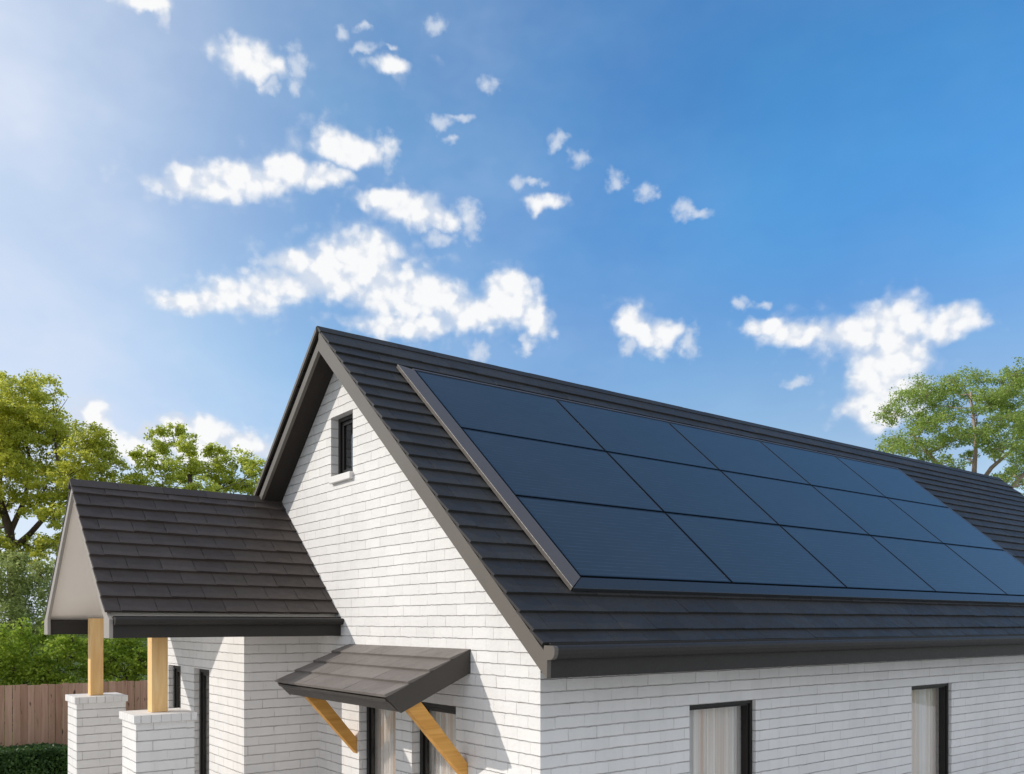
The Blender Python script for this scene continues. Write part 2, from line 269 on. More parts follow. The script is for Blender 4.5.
HEAD = -.642
SIDEWIN = [(1.50, 2.326, -2.05, HEAD), (4.857, 5.688, -2.05, HEAD)]
GABWIN = [(1.956, 2.625, -2.05, HEAD), (1.028, 1.687, -2.05, HEAD)]
ATTIC = (2.748, 3.207, 1.400, 1.985)
WINGWIN = [(4.498, 4.997, -2.68, -.485), (5.471, 5.945, -1.9, -.485)]
rooftop = lambda y: ZR - MR*abs(y - YR) - .05
porchtop = lambda y: ZP - MP*abs(y - YP) - .10
mb = MB(); sheet(mb, 'x', 0, 0, 5.976, -H, rooftop, GABWIN + [ATTIC], (YR,))
mb.build('gable_wall', BRICK, house, dz=H)
mb = MB(); sheet(mb, 'y', 0, 0, 13.45, -H, lambda x: -.19, SIDEWIN)
mb.build('side_wall', BRICK, house, dz=H)
mb = MB(); sheet(mb, 'x', 13.45, 0, 5.976, -H, rooftop, (), (YR,)); sheet(mb, 'y', 5.976, 0, 13.45, -H, lambda x: -.19)
mb.build('rear_wall', BRICK, house, dz=H)
mb = MB(); sheet(mb, 'x', -.75, 3.5, 6.02, -H, porchtop, WINGWIN, (YP,)); sheet(mb, 'y', 3.5, -.75, 0, -H, lambda x: porchtop(3.5)); sheet(mb, 'y', 6.02, -.75, 0, -H, lambda x: porchtop(6.02))
mb.build('porch_wall', BRICK, house, dz=H)
# rooms behind the panes
mb = MB(); mb.box((.9, .9, -H + .1), (13.0, 1.0, .2)); mb.box((.9, 1.0, -H + .1), (1.0, 5.6, .2)); mb.box((.25, .2, -2.3), (.9, .9, -2.25)); mb.box((.25, .25, -.12), (13.2, 5.7, -.08))
mb.build('inner_wall', DARKROOM, house, dz=H)

def window(axis, plane, u0, u1, z0, z1, rec=.075, label=None, curtain=None, depth=.055, w=.042, blind=False, sw=.034):
    def ring(mb, a, b, c, d, ww, d0, d1):
        for (p, q, r, s) in ((a, a+ww, c, d), (b-ww, b, c, d), (a+ww, b-ww, c, c+ww), (a+ww, b-ww, d-ww, d)):
            lo = P3(axis, plane, p, d0, r); hi = P3(axis, plane, q, d1, s)
            mb.box(tuple(map(min, lo, hi)), tuple(map(max, lo, hi)))
    e = .002
    mb = MB(); ring(mb, u0+e, u1-e, z0+e, z1-e, w, rec, rec + depth)
    f = mb.build('window', FRAME, house, dz=H, bevel=.004)
    if label: f['label'] = label
    mb = MB(); ring(mb, u0+w+.004, u1-w-.004, z0+w+.004, z1-w-.004, sw, rec + .018, rec + depth - .006)
    mb.build('sash', FRAME, f, dz=H, bevel=.003)
    i = w + sw + .002; mb = MB()
    d = rec + depth*.62
    mb.poly([P3(axis, plane, u0+i, d, z0+i), P3(axis, plane, u1-i, d, z0+i), P3(axis, plane, u1-i, d, z1-i), P3(axis, plane, u0+i, d, z1-i)])
    mb.build('pane', GLASS, f, dz=H)
    if curtain:
        a, b = curtain; mb = MB(); n = 70; top = z1 - .03
        pts = [(a + (b-a)*k/n, rec + depth + .07 + .028*math.sin(k*1.15 + math.sin(k*.37)*1.4)) for k in range(n+1)]
        for (p, q), (r, s) in zip(pts, pts[1:]):
            mb.poly([P3(axis, plane, p, q, z0), P3(axis, plane, r, s, z0), P3(axis, plane, r, s, top), P3(axis, plane, p, q, top)])
        mb.build('curtain', CURTAIN, f, smooth=True, dz=H)
    if blind:
        mb = MB(); dd = rec + depth + .13
        mb.poly([P3(axis, plane, u0 - .05, dd, z0), P3(axis, plane, u1 + .2, dd, z0), P3(axis, plane, u1 + .2, dd, z1), P3(axis, plane, u0 - .05, dd, z1)])
        mb.build('blind', BLIND, f, dz=H)
    return f
for k, (a, b, c, d) in enumerate(SIDEWIN):
    window('y', 0, a, b, c, d, rec=.031, depth=.09, curtain=((a+.20, b+.16) if k == 0 else (a+.02, b+.16)), w=.028, blind=True, sw=.016)
for (a, b, c, d) in GABWIN: window('x', 0, a, b, c, d, curtain=(a-.02, b+.02))
aw = window('x', 0, *ATTIC, w=.04, label='small narrow attic window high in the gable')
for (a, b, c, d) in WINGWIN: window('x', -.75, a, b, c, d, rec=.055, curtain=(a, b))
mb = MB(); mb.box((-.040, ATTIC[0]-.012, ATTIC[2]-.062), (.07, ATTIC[1]-.03, ATTIC[2]+.004)); mb.build('sill', SILL, aw, dz=H, bevel=.006)

# --- roofs: every tile is a separate slab, lapped course over course
def tiles(name, mat, yr, zr, m, sg, x0, x1, bottoms, width, parent, th=.020, gap=.0025, joint_off=.5, seed=1, tilt=.0):
    L = math.hypot(1, m); ty, tz = sg/L, -m/L; ny, nz = sg*m/L, 1/L; R = random.Random(seed)
    P = lambda x, s, h: (x, yr + ty*s + ny*h, zr + tz*s + nz*h)
    mb = MB(); prev = .0
    for r, sb in enumerate(bottoms):
        st = max(0, prev - .03); prev = sb
        x = x0 - (joint_off*width if r % 2 else 0) - R.uniform(0, .03)
        while x < x1:
            a, b = max(x0, x), min(x1, x + width)
            if b - a > .01:
                j = R.uniform(-.0022, .0022) + tilt; k = R.uniform(-.0022, .0022) - tilt*.3; e = R.uniform(-.0015, .0015); s2 = R.uniform(-.003, .003)
                a2 = a + (gap/2 if a > x0 else 0); b2 = b - (gap/2 if b < x1 else 0)
                q = sb + s2 if sb != bottoms[-1] else sb
                mb.hexa([P(a2, st, -.034), P(b2, st, -.034), P(b2, q, -.016+e), P(a2, q, -.016+e),
                         P(a2, st, -.018), P(b2, st, -.018), P(b2, q, th - .016+k), P(a2, q, th - .016+j)])
            x += width
    o = mb.build(name, mat, parent, dz=H, bevel=0)
    return o
Lm = math.hypot(1, MR)
rows = [4.275 - .1878*k for k in range(21, -1, -1)] + [4.40]
r_main = tiles('roof', TILE, YR, ZR, MR, -1, -.243, XE + .03, rows, .33, house, seed=4)
r_left = tiles('roof', TILE, YR, ZR, MR, 1, -.235, XE + .03, rows, .33, house, seed=5)
def slab(mb, yr, zr, m, sg, x0, x1, s0, s1, v0, v1):
    """sloping slab; v0, v1 = vertical offsets below the tile plane"""
    ya, yb = yr + sg*s0, yr + sg*s1
    za, zb = zr - m*s0, zr - m*s1
    mb.prism([(ya, za+v0), (yb, zb+v0), (yb, zb+v1), (ya, za+v1)], YZ, x0, x1)
mb = MB()
for sg in (-1, 1): slab(mb, YR, ZR, MR, sg, -.19, XE, .0, 3.27, -.085, -.042)
mb.build('roof_deck', FASCIA, house, dz=H)
# ridge capping
mb = MB(); x = -.248
while x < XE + .03:
    x2 = min(x + .42, XE + .035)
    for sg in (-1, 1):
        L = Lm; s = .105
        ya, yb = YR, YR + sg*s/L*1.0; n = (sg*MR/L, 1/L); z0, z1 = ZR, ZR - MR*s/L
        t0, t1 = -.026, -.003 + random.uniform(0, .002)
        mb.hexa([(x, ya, z0+t0), (x2-.003, ya, z0+t0), (x2-.003, yb+n[0]*t0, z1+n[1]*t0), (x, yb+n[0]*t0, z1+n[1]*t0),
                 (x, ya, z0+t1*1.25), (x2-.003, ya, z0+t1*1.25), (x2-.003, yb+n[0]*t1, z1+n[1]*t1), (x, yb+n[0]*t1, z1+n[1]*t1)])
    x = x2
mb.build('ridge_cap', TILE, r_main, dz=H)
# barge boards (the near one closes the gutter end too)
lowm = lambda y: 2.541 - .868*abs(y - YR)
up = lambda y: ZR - MR*abs(y - YR) - .052
prof_r = [(YR, up(YR)), (-.316, up(-.316)), (-.322, -.141), (-.405, -.143), (-.4185, -.150), (-.424, -.168), (-.421, -.195), (-.409, -.218), (-.392, -.229), (-.352, -.233), (-.348, -.349), (-.281, lowm(-.281)), (YR, lowm(YR))]
mb = MB(); mb.prism(prof_r, YZ, -.232, -.200); mb.build('barge_board', BARGE, r_main, dz=H)
prof_l = [(2*YR - y, z) for y, z in prof_r]; prof_l[0] = (YR, ZR - .135); prof_l[1] = (prof_l[1][0], prof_l[1][1] - .07)
mb = MB(); mb.prism(prof_l[::-1], YZ, -.232, -.200); mb.build('barge_board', BARGE, r_left, dz=H)
mb = MB(); slab(mb, YR, ZR, MR, 1, -.256, -.236, 0, 3.31, -.056, -.012); mb.build('verge_trim', BARGE, r_left, dz=H)
mb = MB(); mb.prism(prof_r, YZ, XE-.05, XE-.02); mb.build('barge_board', BARGE, r_main, dz=H)
mb = MB(); mb.prism([(2*YR - y, z) for y, z in prof_r][::-1], YZ, XE-.05, XE-.02); mb.build('barge_board', BARGE, r_left, dz=H)
mb = MB()
for sg in (-1, 1): slab(mb, YR, ZR, MR, sg, -.1995, -.003, .0, 3.2, -.225, -.205)
mb.build('rake_soffit', SOFFIT, house, dz=H)
mb = MB(); mb.box((.0, -.325, -.335), (XE-.06, -.003, -.322)); mb.box((.0, 5.98, -.335), (XE-.06, 6.30, -.322)); mb.build('eaves_soffit', SOFFIT, house, dz=H)
gut = [(-.350, -.140), (-.404, -.145), (-.4170, -.152), (-.4225, -.169), (-.4195, -.194), (-.408, -.216), (-.391, -.227), (-.350, -.231)]
for roof, fl in ((r_main, lambda y: y), (r_left, lambda y: 2*YR - y)):
    mb = MB(); mb.prism([(fl(-.346), -.125), (fl(-.346), -.349), (fl(-.326), -.349), (fl(-.326), -.125)], YZ, -.1995, XE-.055); mb.build('fascia', FASCIA, roof, dz=H)
    mb = MB(); mb.prism([(fl(y), z) for y, z in gut], YZ, -.1990, XE-.054); mb.build('gutter', FASCIA, roof, dz=H, bevel=.003)

# --- porch roof
Lp = math.hypot(1, MP)
prow = [1.895 - .1865*k for k in range(9, -1, -1)]
p_main = tiles('porch_roof', TILE_P, YP, ZP, MP, -1, XP - .02, .0, prow, .29, house, seed=8, gap=.003, tilt=.005)
p_left = tiles('porch_roof', TILE_P, YP, ZP, MP, 1, XP - .004, .0, prow, .29, house, seed=9)
mb = MB(); x = XP - .022
while x < -.01:
    x2 = min(x + .42, 0)
    for sg in (-1, 1):
        s = .11; n = (sg*MP/Lp, 1/Lp); yb = YP + sg*s/Lp; z1 = ZP - MP*s/Lp; t0, t1 = -.020, .004
        mb.hexa([(x, YP, ZP+t0), (x2-.003, YP, ZP+t0), (x2-.003, yb+n[0]*t0, z1+n[1]*t0), (x, yb+n[0]*t0, z1+n[1]*t0),
                 (x, YP, ZP+t1*1.2), (x2-.003, YP, ZP+t1*1.2), (x2-.003, yb+n[0]*t1, z1+n[1]*t1), (x, yb+n[0]*t1, z1+n[1]*t1)])
    x = x2
mb.build('ridge_cap', TILE_P, p_main, dz=H)
bp = [(YP, ZP - .046), (3.045, ZP - MP*(YP-3.045) - .046), (2.990, .030), (2.990, -.124), (3.185, -.124), (3.185, .045), (YP, ZP - .125)]
mb = MB(); mb.prism(bp, YZ, XP, XP + .03); mb.build('barge_board', PBARGE, p_main, dz=H, bevel=.002)
mb = MB(); mb.prism([(2*YP - y, z) for y, z in bp][::-1], YZ, XP, XP + .03); mb.build('barge_board', PBARGE, p_left, dz=H, bevel=.002)
mb = MB()
for sg in (-1, 1): slab(mb, YP, ZP, MP, sg, XP + .031, -.002, .0, 1.355 if sg < 0 else 1.44, -.100, -.050)
mb.build('porch_soffit', CREAM, house, dz=H)
for roof, fl in ((p_main, lambda y: y), (p_left, lambda y: 2*YP - y)):
    mb = MB(); mb.prism([(fl(2.992), .058), (fl(2.992), -.122), (fl(3.150), -.122), (fl(3.150), .020)], YZ, XP + .031, -.003); mb.build('fascia', FASCIA, roof, dz=H)
    g = [(2.990, .046), (2.940, .044), (2.926, .040), (2.921, .030), (2.924, .012), (2.936, -.008), (2.950, -.016), (2.990, -.020)]
    mb = MB(); mb.prism([(fl(y), z) for y, z in g], YZ, XP + .033, -.0035); mb.build('gutter', FASCIA, roof, dz=H, bevel=.002)

# --- porch posts on brick piers
for (px, py, bx, by, w, lab) in ((-1.640, 3.28, -1.81, 3.11, .135, 'square timber post at the near porch corner'), (-1.675, 5.50, -1.835, 5.36, .128, 'square timber post at the far porch corner')):
    mb = MB(); mb.box((bx, by, -H), (bx + .478, by + .46, -.84)); pier = mb.build('brick_pier', BRICK, house, dz=H)
    mb = MB(); mb.box((bx - .022, by - .022, -.838), (bx + .496, by + .482, -.772)); mb.build('pier_cap', SOLDIER, pier, dz=H, bevel=.004)
    mb = MB(); mb.box((px, py, -.770), (px + w, py + w, -.124 if py < 4 else .05)); po = mb.build('post', PINE, house, dz=H, bevel=.004); po['label'] = lab

# --- canopy over the pair of windows
CY0, CY1 = .828, 2.805
side = [(.0, -.197), (-.706, -.519), (-.706, -.533), (-.672, -.562), (-.594, -.639), (.0, -.376)]
cp = empty('canopy', (0, 0, 0)); cp.parent = house
mb = MB(); mb.prism(side, XZ, CY0, CY0 + .028); mb.build('side_panel', CANOPY, cp, dz=H, bevel=.002)
mb = MB(); mb.prism(side, XZ, CY1 - .028, CY1); mb.build('side_panel', CANOPY, cp, dz=H, bevel=.002)
mb = MB(); mb.prism([(-.700, -.532), (-.712, -.536), (-.704, -.552), (-.676, -.566), (-.606, -.632), (-.585, -.628), (-.66, -.53)], XZ, CY0 + .029, CY1 - .029); mb.build('fascia', CANOPY, cp, dz=H)
mb = MB(); mb.poly([(.0, CY0+.028, -.372), (-.59, CY0+.028, -.630), (-.59, CY1-.028, -.630), (.0, CY1-.028, -.372)]); mb.build('soffit', SOFFIT, cp, dz=H)
R = random.Random(12); mb = MB(); sl = math.hypot(.711, .321); tx, tz = -.711/sl, -.321/sl; nx, nz = -.321/sl, .711/sl
PC = lambda s, y, h: (tx*s + nx*h, y, -.197 + tz*s + nz*h)
for r in range(4):
    s0, s1 = max(0, r*.196 - .03), (r+1)*.196 + (.008 if r == 3 else 0)
    y = CY0 + .001 - (.13 if r % 2 else 0)
    while y < CY1:
        a, b = max(y, CY0 + .001), min(y + .26, CY1 + .012)
        if b - a > .01:
            k = R.uniform(-.0015, .0015)
            mb.hexa([PC(s0, a+.001, -.016), PC(s0, b-.001, -.016), PC(s1, b-.001, .001), PC(s1, a+.001, .001), PC(s0, a+.001, .002), PC(s0, b-.001, .002), PC(s1, b-.001, .022+k), PC(s1, a+.001, .022+k)])
        y += .26
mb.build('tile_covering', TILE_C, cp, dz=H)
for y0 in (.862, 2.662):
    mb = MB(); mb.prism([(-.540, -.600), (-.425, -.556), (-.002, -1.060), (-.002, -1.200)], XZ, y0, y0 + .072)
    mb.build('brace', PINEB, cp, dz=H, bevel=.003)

# --- flashing tray round the solar panels
def RPt(x, s, h): return (x, YR - s/Lm - MR/Lm*h, ZR - MR*s/Lm + h/Lm)
def rbox(mb, x0, x1, s0, s1, h0, h1): mb.hexa([RPt(x0,s1,h0), RPt(x1,s1,h0), RPt(x1,s0,h0), RPt(x0,s0,h0), RPt(x0,s1,h1), RPt(x1,s1,h1), RPt(x1,s0,h1), RPt(x0,s0,h1)])
PX0, PX1, PS0, PS1 = .475, 9.07, .685, 3.755
mb = MB()
mb.hexa([RPt(.338,3.868,.0), RPt(.472,3.765,.0), RPt(.472,.69,.0), RPt(.338,.60,.0), RPt(.338,3.868,.036), RPt(.472,3.765,.052), RPt(.472,.69,.052), RPt(.338,.60,.036)])
fl_side = mb.build('side_flashing', FLASH, house, dz=H, bevel=.003)
mb = MB(); mb.hexa([RPt(.342,3.872,.0), RPt(9.25,3.872,.0), RPt(9.10,3.767,.0), RPt(.476,3.767,.0), RPt(.342,3.872,.032), RPt(9.25,3.872,.032), RPt(9.10,3.767,.050), RPt(.476,3.767,.050)])
mb.build('bottom_flashing', FLASHD, house, dz=H, bevel=.003)
mb = MB(); rbox(mb, .474, 9.105, .650, .672, .0, .046); rbox(mb, 9.082, 9.105, .674, 3.765, .0, .044); mb.build('top_flashing', FLASH, house, dz=H)
mb = MB(); rbox(mb, .474, 9.080, .674, 3.766, .000, .022); mb.build('mounting_tray', PVFRAME, house, dz=H)

# --- 15 solar panels, each a thing lying on the roof
NC, NR = 5, 3; pw, ph = (PX1 - PX0)/NC, (PS1 - PS0)/NR; g = .011
rot = Matrix(((1, 0, 0), (0, 1/Lm, -MR/Lm), (0, MR/Lm, 1/Lm)))   # local x, up-slope y, normal z
mbf = MB(); w2, h2 = pw/2 - g, ph/2 - g; t = .009
for (a, b, c, d) in ((-w2, -w2+t, -h2, h2), (w2-t, w2, -h2, h2), (-w2+t, w2-t, -h2, -h2+t), (-w2+t, w2-t, h2-t, h2)): mbf.box((a, c, -.02), (b, d, .0))
mbg = MB(); mbg.box((-w2+t, -h2+t, -.016), (w2-t, h2-t, -.0015))
ordw = ['first', 'second', 'third', 'fourth', 'last']; roww = ['top', 'middle', 'bottom']
proto = empty('solar_panel'); fo = mbf.build('panel_frame', PVFRAME, proto); go = mbg.build('panel_glass', PV, proto)
for r in range(NR):
    for c in range(NC):
        if r == 0 and c == 0: root = proto
        else:
            root = proto.copy(); COL.objects.link(root)
            for ch in (fo, go):
                k = ch.copy(); COL.objects.link(k); k.parent = root
        p = RPt(PX0 + pw*(c+.5), PS0 + ph*(r+.5), .049); root.location = (p[0], p[1], p[2] + H)
        root.rotation_euler = rot.to_euler()
        root['label'] = f'black glass solar panel, {ordw[c]} from the gable end in the {roww[r]} row'
        root['category'] = 'solar panel'; root['group'] = 'solar panels laid in three rows on the main roof'

# ------------------------------------------------------------------ ground
def mat_grass():
    t = NT('lawn'); o = t.obj(); f = t.noise(o, .6, 6, .7); g2 = t.noise(o, 30, 3, .7)
    c = t.mix(t.mr(t.math('ADD', f, t.math('MULTIPLY', g2, .4)), .5, .9, 0, 1), (.035, .065, .018), (.10, .13, .045))
    return t.out(t.pbsdf(c, .9, normal=t.bump(g2, .04, 1), spec=.1))
mb = MB(); mb.poly([(-1500, -1500, 0), (1500, -1500, 0), (1500, 1500, 0), (-1500, 1500, 0)])
gr = mb.build('lawn', mat_grass()); gr['kind'] = 'structure'
t = NT('pale_bounce_ground'); o = t.obj(); f = t.noise(o, .8, 5, .6); g2 = t.noise(o, 45, 3, .7)
mb = MB(); mb.poly([(-16, -26, .004), (26, -26, .004), (26, 10.4, .004), (-16, 10.4, .004)])
gv = mb.build('bounce_ground', t.out(t.pbsdf(t.mix(t.math('ADD', t.math('MULTIPLY', f, .5), t.math('MULTIPLY', g2, .5)), (.40, .385, .36), (.64, .62, .59)), .9, normal=t.bump(g2, .01, 1), spec=.1))); gv['kind'] = 'structure'  # unseen pale ground added to bounce sunlight onto the shaded walls
t = NT('concrete_paving'); o = t.obj(); f = t.noise(o, 3, 6, .65)
PAVE = t.out(t.pbsdf(t.mix(f, (.34, .32, .29), (.48, .46, .43)), .85, normal=t.bump(t.noise(o, 50, 3), .004, .6)))
mb = MB(); mb.box((-2.6, 2.6, .0), (-.752, 6.4, .05)); mb.box((-1.3, -1.2, 0), (-.002, 2.6, .045)); pv = mb.build('porch_paving', PAVE); pv['kind'] = 'structure'

# ------------------------------------------------------------------ fence
def mat_fence():
    t = NT('weathered_fence_board'); o = t.obj(); r = t.rnd(); v = t.cxyz(t.math('ADD', t.math('MULTIPLY', r, 40), t.math('MULTIPLY', t.xyz(o)[0], 22)), 0, t.math('MULTIPLY', t.xyz(o)[2], 1.3))
    f = t.noise(v, 1.0, 6, .65, .4)
    kv = t.cxyz(t.math('ADD', t.math('MULTIPLY', r, 70), t.math('MULTIPLY', t.xyz(o)[0], 13)), 0, t.math('MULTIPLY', t.xyz(o)[2], 4.5))
    kn = t.mr(t.noise(kv, 1.0, 1), .66, .73, 0, .85)
    a = t.mix(r, (.32, .17, .105), (.52, .30, .20)); b = t.mix(r, (.45, .265, .175), (.66, .43, .31))
    c = t.mix(t.mr(f, .32, .68, 0, 1), a, b); c = t.mix(kn, c, (.05, .022, .014))
    return t.out(t.pbsdf(c, .8, normal=t.bump(f, .004, .7), spec=.2))
fence = empty('fence', (0, 12.17, 0), 'brown vertical board timber fence behind the clipped hedge', 'fence')
FB = mat_fence(); R = random.Random(5); mb = MB(); x = -9.0
while x < 9.5:
    w = .100 + R.uniform(-.006, .006); h = 1.80 + R.uniform(-.012, .010); y = R.uniform(-.004, .004); tl = R.uniform(-.003, .003)
    mb.hexa([(x, y, .03), (x+w, y+tl, .03), (x+w, y+.018, .03), (x, y+.018, .03), (x, y, h), (x+w, y+tl, h), (x+w, y+.018, h), (x, y+.018, h)])
    x += w + R.uniform(.004, .011)
mb.build('fence_boards', FB, fence)
for z in (.35, 1.45):
    mb = MB(); mb.box((-9, .024, z), (9.5, .062, z + .09)); mb.build('rail', FB, fence)
for k in range(8):
    mb = MB(); xx = -8.8 + 2.55*k; mb.box((xx, .064, 0), (xx + .09, .154, 1.72)); mb.build('fence_post', FB, fence)

# ------------------------------------------------------------------ foliage
def leaf_mesh(name, pts, nrm, size, mat, parent, fold=.25, aspect=.55):
    n = len(pts); rng = np.random.default_rng(len(pts))
    t = rng.normal(size=(n, 3)); t -= nrm*(t*nrm).sum(1, keepdims=True); t /= np.linalg.norm(t, axis=1, keepdims=True) + 1e-9
    b = np.cross(nrm, t); s = (size*rng.uniform(.6, 1.35, n))[:, None]
    v = np.empty((n, 4, 3)); v[:, 0] = pts - t*s*.5; v[:, 1] = pts + b*s*.5*aspect + nrm*s*fold*.3; v[:, 2] = pts + t*s*.5; v[:, 3] = pts - b*s*.5*aspect + nrm*s*fold*.3
    me = bpy.data.meshes.new(name); me.vertices.add(n*4); me.vertices.foreach_set('co', v.reshape(-1).astype(np.float32))
    me.loops.add(n*4); me.loops.foreach_set('vertex_index', np.arange(n*4, dtype=np.int32))
    me.polygons.add(n); me.polygons.foreach_set('loop_start', np.arange(n, dtype=np.int32)*4); me.polygons.foreach_set('loop_total', np.full(n, 4, dtype=np.int32))
    me.materials.append(mat); me.update(); me.validate()
    o = bpy.data.objects.new(name, me); link(o, parent); return o
def crown_points(clumps, per_area, seed, sub=26, spread=.17, flat=.8, inner=.35):
    rng = np.random.default_rng(seed); P = []; N = []
    for (x, y, z, r) in clumps:
        c = np.array((x, y, z)); m = max(6, int(sub))
        d = rng.normal(size=(m, 3)); d /= np.linalg.norm(d, axis=1, keepdims=True)
        rad = r*(inner + (1.05 - inner)*rng.random((m, 1))**.55); sc = c + d*rad*np.array((1, 1, flat))
        k = max(8, int(per_area*r*r/m)); kk = rng.integers(int(k*.35), int(k*1.65)+1, m)
        for q, dd, cnt in zip(sc, d, kk):
            pp = q + rng.normal(size=(cnt, 3))*r*spread*np.array((1, 1, .62)); P.append(pp)
            nn = rng.normal(size=(cnt, 3))*.75 + dd*.5 + np.array((0, 0, .75)); N.append(nn)
    P = np.concatenate(P); N = np.concatenate(N); N /= np.linalg.norm(N, axis=1, keepdims=True); return P, N
def tree(name, label, cat, clumps, trunk, trad, bark, leafm, per_area, size, seed, group=None, sub=26, spread=.17, flat=.8, twig=.012, attach_lo=.35, limbs=()):
    root = empty(name, (trunk[0][0], trunk[0][1], 0), label, cat, group); R = random.Random(seed); off = Vector(root.location)
    mb = MB(); tp = [Vector(p) - off for p in trunk]; mb.tube(tp, trad, 10)
    nodes = [(tp[i].lerp(tp[i+1], k/6), trad[i] + (trad[i+1]-trad[i])*k/6) for i in range(len(tp)-1) for k in range(6) if (i + k/6)/(len(tp)-1) > attach_lo]
    for lp, lr in limbs:
        q = [Vector(p) - off for p in lp]; mb.tube(q, lr, 8)
        nodes += [(q[i].lerp(q[i+1], k/5), lr[i] + (lr[i+1]-lr[i])*k/5) for i in range(len(q)-1) for k in range(1, 6)]
    order = sorted(clumps, key=lambda c: (Vector(c[:3]) - off - tp[-1]).length)
    for (x, y, z, r) in order:
        c = Vector((x, y, z)) - off
        best = min(nodes, key=lambda n: (n[0] - c).length + max(0, n[0].z - c.z + .2)*2.5 + R.uniform(0, .5))
        a, ra = best; d = (c - a).length
        if d < .05: continue
        mid = a.lerp(c, .5) + Vector((R.uniform(-.12, .12), R.uniform(-.12, .12), -.10 + R.uniform(-.1, .08)))*d
        r0 = min(ra*.62, .016 + .028*d**.7); path = []; rr = []
        for k in range(7):
            t = k/6; path.append(a*(1-t)**2 + mid*2*t*(1-t) + c*t*t + Vector((R.uniform(-1, 1), R.uniform(-1, 1), R.uniform(-1, 1)))*.018*d*(0 if k in (0,) else 1)); rr.append(r0*(1 - .72*t))
        mb.tube(path, rr, 6); nodes += [(path[k], rr[k]) for k in (3, 5, 6)]
        for k in range(7):
            e = c + Vector((R.gauss(0, 1), R.gauss(0, 1), R.gauss(0, .7) + .25)).normalized()*r*R.uniform(.55, .95)
            st = path[R.choice((4, 5, 6))]; m2 = st.lerp(e, .5) + Vector((R.uniform(-1, 1), R.uniform(-1, 1), R.uniform(-.3, 1)))*r*.12
            mb.tube([st, m2, e], [rr[-1]*.7 + .003, twig*.7, twig*.35], 5)
    mb.build('trunk', bark, root, smooth=True)
    P, N = crown_points([(x-off.x, y-off.y, z, r) for x, y, z, r in clumps], per_area, seed, sub, spread, flat)
    leaf_mesh('crown', P, N, size, leafm, root)
    return root
BARK = mat_bark('grey_brown_bark', (.055, .040, .028), (.13, .10, .075)); BARKP = mat_bark('pale_pinkish_bark', (.28, .20, .15), (.44, .36, .29))
L_A = mat_leaf('yellow_green_leaf', (.18, .22, .03), (.50, .54, .07), (.82, .80, .15), .6)
L_B = mat_leaf('fresh_green_leaf', (.18, .24, .03), (.50, .57, .08), (.80, .82, .17), .6)
L_R = mat_leaf('gum_leaf', (.14, .22, .05), (.33, .46, .10), (.58, .66, .20), .5)
L_O = mat_leaf('olive_leaf', (.17, .22, .06), (.38, .45, .15), (.60, .66, .28), .5)
L_S = mat_leaf('bright_shrub_leaf', (.11, .19, .02), (.32, .45, .05), (.56, .68, .11), .5)
L_H = mat_leaf('dark_hedge_leaf', (.02, .05, .012), (.055, .115, .025), (.14, .23, .05), .3)

tree('broadleaf_tree', 'tallest yellow-green tree with forking trunk beyond the fence, at the left edge', 'tree', TREE_A,
     [(-.45, 19.4, 0), (-.50, 19.42, 2.6), (-.59, 19.49, 4.37), (-.64, 19.5, 5.1), (-.85, 19.6, 5.9), (-.80, 19.7, 7.0)], [.20, .15, .12, .10, .07, .04], BARK, L_A, 7600, .075, 21,
     limbs=[([(-.60, 19.49, 4.6), (-.25, 19.2, 5.0), (.14, 18.93, 5.55), (.35, 18.9, 6.3), (.3, 19.2, 7.3)], [.09, .07, .055, .04, .025]),
            ([(-.64, 19.5, 5.0), (-.3, 19.5, 5.9), (-.2, 19.5, 6.8), (-.4, 19.4, 7.8)], [.07, .055, .04, .02])])
tree('broadleaf_tree', 'smaller fresh green tree showing above the porch roof ridge', 'tree', TREE_B,
     [(3.35, 17.74, 0), (3.30, 17.7, 3.0), (3.35, 17.74, 4.45), (3.2, 17.7, 5.6), (3.1, 17.8, 6.6)], [.18, .15, .12, .09, .05], BARK, L_B, 9000, .075, 22)
tree('gum_tree', 'open airy tree with pale trunk rising behind the far end of the main roof', 'tree', TREE_R,
     [(22.0, 7.2, 0), (21.95, 7.25, 4.66), (22.04, 7.26, 7.26), (22.08, 7.22, 8.2), (22.0, 7.3, 8.95), (21.9, 7.3, 9.5)], [.18, .11, .07, .05, .04, .025], BARKP, L_R, 6800, .068, 23,
     sub=30, spread=.20, flat=.75, limbs=[([(21.95, 7.25, 5.2), (22.6, 6.6, 6.6), (23.3, 6.0, 7.6), (23.6, 5.8, 8.8)], [.08, .07, .05, .03]), ([(22.0, 7.25, 6.3), (21.2, 7.9, 7.4), (20.5, 8.3, 8.3)], [.09, .07, .04]),
            ([(22.0, 7.25, 6.6), (22.3, 6.9, 7.3), (22.9, 6.5, 7.9)], [.08, .06, .04])])
def shrub(name, label, clumps, leafm, per_area, size, seed, group=None, bark=BARK):
    c = np.mean([q[:3] for q in clumps], axis=0); bx, by = float(c[0]), float(c[1])
    low = list(clumps); R = random.Random(seed)
    xs = [q[0] for q in clumps]
    for k in range(16):
        q = R.choice(clumps); low.append((q[0] + R.uniform(-.15, .15), q[1] + R.uniform(-.1, .25), R.uniform(.35, max(.6, q[2]-.3)), q[3]*1.1))
    return tree(name, label, 'shrub', low, [(bx, by, 0), (bx+.05, by, .6), (bx, by, 1.3), (bx, by, 2.0)], [.07, .06, .045, .02], bark, leafm, per_area, size, seed, group, sub=30, spread=.24, flat=.95, attach_lo=.1)
shrub('shrub', 'tall grey-green bush behind the fence at the far left, under the big tree', SHRUB_OLIVE, L_O, 11000, .07, 31)
shrub('shrub', 'bright green leafy bush above the fence, left of the far porch post', SHRUB_A, L_S, 9500, .068, 32)
